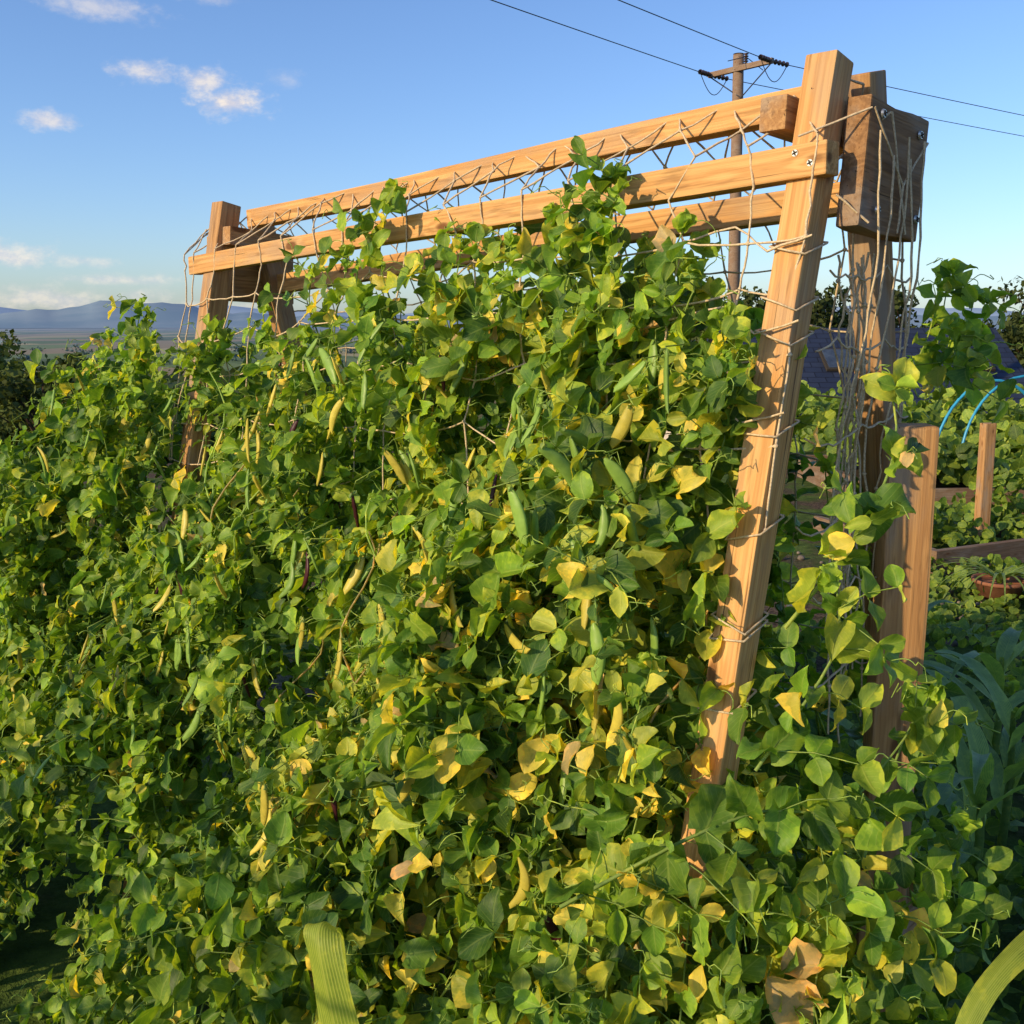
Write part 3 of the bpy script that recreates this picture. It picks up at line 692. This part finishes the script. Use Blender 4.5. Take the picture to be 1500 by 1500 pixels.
for nm,p0,p1 in (('front_board',(2.7,6.4,.07),(4.6,7.3,.07)),('side_board',(2.72,6.45,.07),(2.3,7.6,.07))):
    board(nm,p0,p1,.16,.05,Z,M_wooddark,RB2,.004)
SK=empty('wooden_stake'); board('stake',(3.42,7.3,-.1),(3.40,7.3,.88),.085,.075,(1,.2,0),M_woodold,SK,.006)
ha=Acc()
for x0,y0,r_ in ((3.55,8.6,.55),(4.1,9.3,.62)):
    tube(ha,[(x0+r_*(1-math.cos(t)),y0+.2*math.sin(t*.5),.25+.85*math.sin(t)) for t in np.linspace(0,math.pi,24)],.013,6,(.1,.3,.5))
ha.build('blue_pipe_hoop',[M_hose])
def pot(x,y,r,h):
    acc=Acc(); prof=[(0,.02),(r*.72,0),(r*.95,h*.85),(r*1.08,h*.86),(r*1.08,h),(r*.95,h),(r*.9,h*.8),(0,h*.78)]
    k=24; vs=[];f=[]
    for pr,pz in prof:
        for j in range(k): vs.append((x+pr*math.cos(j*6.2832/k),y+pr*math.sin(j*6.2832/k),pz))
    for i in range(len(prof)-1):
        for j in range(k): f.append((i*k+j,i*k+(j+1)%k,(i+1)*k+(j+1)%k,(i+1)*k+j))
    acc.add(vs,f,np.zeros((len(vs),2)),(.4,.2,.1),0)
    for q in range(34):
        a=random.uniform(0,6.28); pts=arc((x,y,h*.8),(math.cos(a)*.7,math.sin(a)*.7,1),random.uniform(.3,.55),2.0,8)
        strip(acc,pts,[.014*(1-t)+.001 for t in np.linspace(0,1,9)],V(-math.sin(a),math.cos(a),0),V(.14,.23,.05))
        acc.m[-1][:]=1
    return acc.build('terracotta_pot_plant',[M_terra,M_leaf])
pot(2.82,5.75,.14,.13)
acc=Acc()
for k in range(260):
    x=random.uniform(1.8,4.2);y=random.uniform(4.2,7.0); r_=random.uniform(.008,.032)
    tube(acc,[(x-r_,y,r_*.3),(x-r_*.6,y,r_*.35),(x,y+r_*.2,r_*.4),(x+r_*.7,y,r_*.35),(x+r_,y,r_*.3)],[r_*.15,r_*.7,r_*.85,r_*.6,r_*.1],7,V(.3,.27,.23))
acc.build('scattered_stones',[m_simple('stone',(.10,.08,.065),(.22,.18,.14),30)])
# ---------------------------------------------------------------- house
HS=empty('slate_roof_house')
def mesh(name,vs,fs,mat,parent,shift=(0,0,0)):
    me=bpy.data.meshes.new(name); me.from_pydata(vs,[],fs); me.materials.append(mat)
    o=bpy.data.objects.new(name,me); scene.collection.objects.link(o); o.parent=parent; o.location=shift; return o
def prism_walls(name,x0,x1,y0,y1,z0,ze,zr,axis,mat,par):
    if axis=='x':
        ym=(y0+y1)/2
        vs=[(x0,y0,z0),(x1,y0,z0),(x1,y1,z0),(x0,y1,z0),(x0,y0,ze),(x1,y0,ze),(x1,y1,ze),(x0,y1,ze),(x0,ym,zr),(x1,ym,zr)]
        fs=[(0,1,5,4),(2,3,7,6),(1,2,6,9,5),(3,0,4,8,7)]
    else:
        xm=(x0+x1)/2
        vs=[(x0,y0,z0),(x1,y0,z0),(x1,y1,z0),(x0,y1,z0),(x0,y0,ze),(x1,y0,ze),(x1,y1,ze),(x0,y1,ze),(xm,y0,zr),(xm,y1,zr)]
        fs=[(0,1,5,8,4),(2,3,7,9,6),(1,2,6,5),(3,0,4,7)]
    return mesh(name,vs,fs,mat,par)
def roofslab(name,a,b,c,d,th,mat,par):
    a,b,c,d=map(lambda q:V(*q),(a,b,c,d)); x=nrm(b-a); y=nrm(d-a-(d-a).dot(x)*x); z=np.cross(x,y)
    loc=[(float((p-a).dot(x)),float((p-a).dot(y)),0) for p in (a,b,c,d)]
    vs=loc+[(p[0],p[1],-th) for p in loc]
    o=mesh(name,vs,[(0,1,2,3),(7,6,5,4),(0,4,5,1),(1,5,6,2),(2,6,7,3),(3,7,4,0)],mat,par)
    m=Matrix(((x[0],y[0],z[0],0),(x[1],y[1],z[1],0),(x[2],y[2],z[2],0),(0,0,0,1))); m.translation=Vector(a); o.matrix_world=m; return o
prism_walls('main_walls',6.2,13.9,27.3,34.3,-4.2,-.75,1.15,'x',M_wall,HS)
roofslab('roof_front',(5.9,26.9,-.85),(14.3,26.9,-.85),(14.3,30.8,1.38),(5.9,30.8,1.38),.12,M_slate,HS)
roofslab('roof_back',(14.3,34.7,-.85),(5.9,34.7,-.85),(5.9,30.81,1.38),(14.3,30.81,1.38),.12,M_slate,HS)
prism_walls('wing_walls',3.9,6.6,25.2,31,-4.2,-.6,.35,'y',M_wall,HS)
M_tan=m_simple('tan_tiles',(.20,.15,.12),(.32,.25,.2),4)
roofslab('wing_roof_left',(3.65,31,-.7),(3.65,24.9,-.7),(5.25,24.9,.5),(5.25,31,.5),.1,M_tan,HS)
roofslab('wing_roof_right',(6.85,24.9,-.7),(6.85,31,-.7),(5.26,31,.5),(5.26,24.9,.5),.1,M_tan,HS)
sl_n=nrm(np.cross((1,0,0),(0,3.9,2.23)))
for x in (9.2,13.0):
    p=V(x,29.2,-.85+2.3*2.23/3.9)+sl_n*.05
    board('skylight_frame',p-V(.45,0,0),p+V(.45,0,0),1.1,.08,(0,3.9,2.23),M_dark,HS,.01)
    board('skylight_glass',p-V(.38,0,0)+sl_n*.03,p+V(.38,0,0)+sl_n*.03,.95,.05,(0,3.9,2.23),M_glass,HS,.01)
for x in (7.6,9.8,12.0):
    board('window_frame',(x-.55,27.27,-1.7),(x+.55,27.27,-1.7),1.1,.08,Z,M_white,HS,.01); board('window_pane',(x-.47,27.23,-1.7),(x+.47,27.23,-1.7),.94,.06,Z,M_glass,HS,.01)
board('gable_window_frame',(4.8,25.17,-1.3),(5.7,25.17,-1.3),.9,.08,Z,M_white,HS,.01); board('gable_window_pane',(4.87,25.13,-1.3),(5.63,25.13,-1.3),.76,.06,Z,M_glass,HS,.01)
board('door',(11.0,27.26,-4.2),(11.0,27.26,-2.2),.9,.08,(1,0,0),M_white,HS,.01)
# ---------------------------------------------------------------- utility pole + lines
UP=empty('utility_pole'); pb=V(5.0,23.2,-2.6); pt=V(4.82,23.2,7.15)
pacc=Acc(); tube(pacc,[pb,pb*.5+pt*.5,pt,pt+V(0,0,.03)],[.155,.135,.115,.02],14,(.2,.15,.1))
tube(pacc,[pt+V(0,0,.02),pt+V(0,0,.03)],[.115,.001],14,(.2,.15,.1))
o=pacc.build('pole_shaft',[M_pole]); o.parent=UP
Ld=nrm((.76,.65,0)); Ad=nrm((.62,-.78,0)); ac=V(4.83,23.05,6.85); LL={-1:nrm((-.63,-.78,0)),1:nrm((.84,.54,0))}
board('crossarm',ac-Ad*.85,ac+Ad*.85,.11,.09,Z,M_pole,UP,.01)
ia=Acc(); wa=Acc()
def insul(p,d,L=.42):
    d=nrm(d); k=26; tt=np.linspace(0,1,k)
    tube(ia,[p+d*L*t for t in tt],[.020+.038*(0.5+.5*math.sin(t*6.28*4.5)) for t in tt],8,(.1,.05,.04))
for sg in (-1,1):
    e=ac+Ad*.8*sg
    for dd in (-1,1):
        dv=LL[dd]
        insul(e,dv+V(0,0,-.03),.5)
        p0=e+dv*.5+V(0,0,-.02); pts=[p0+dv*x+V(0,0,-.0003*x*(60-x)) for x in np.linspace(0,60,40)]
        tube(wa,pts,.009,5,(.05,.05,.05))
    a=e+LL[-1]*.5; b=e+LL[1]*.5
    tube(wa,[a+(b-a)*t+V(0,0,-.42*math.sin(math.pi*t)) for t in np.linspace(0,1,14)],.009,5,(.05,.05,.05))
    tube(wa,[ac+V(0,0,-.6)+Ad*.05,e+V(0,0,-.05)],.014,5,(.05,.05,.05))
insul(ac+Ad*.15+V(0,0,.05),Z,.22)
tube(wa,[ac+V(0,0,.2)+Ad*.15+Ld*.6*(t-.5)*2+V(0,0,-.35*abs(t-.5)) for t in np.linspace(0,1,12)],.009,5,(.05,.05,.05))
o=ia.build('insulators',[M_ceramic]); o.parent=UP
o=wa.build('power_lines',[M_wire]); o.parent=UP
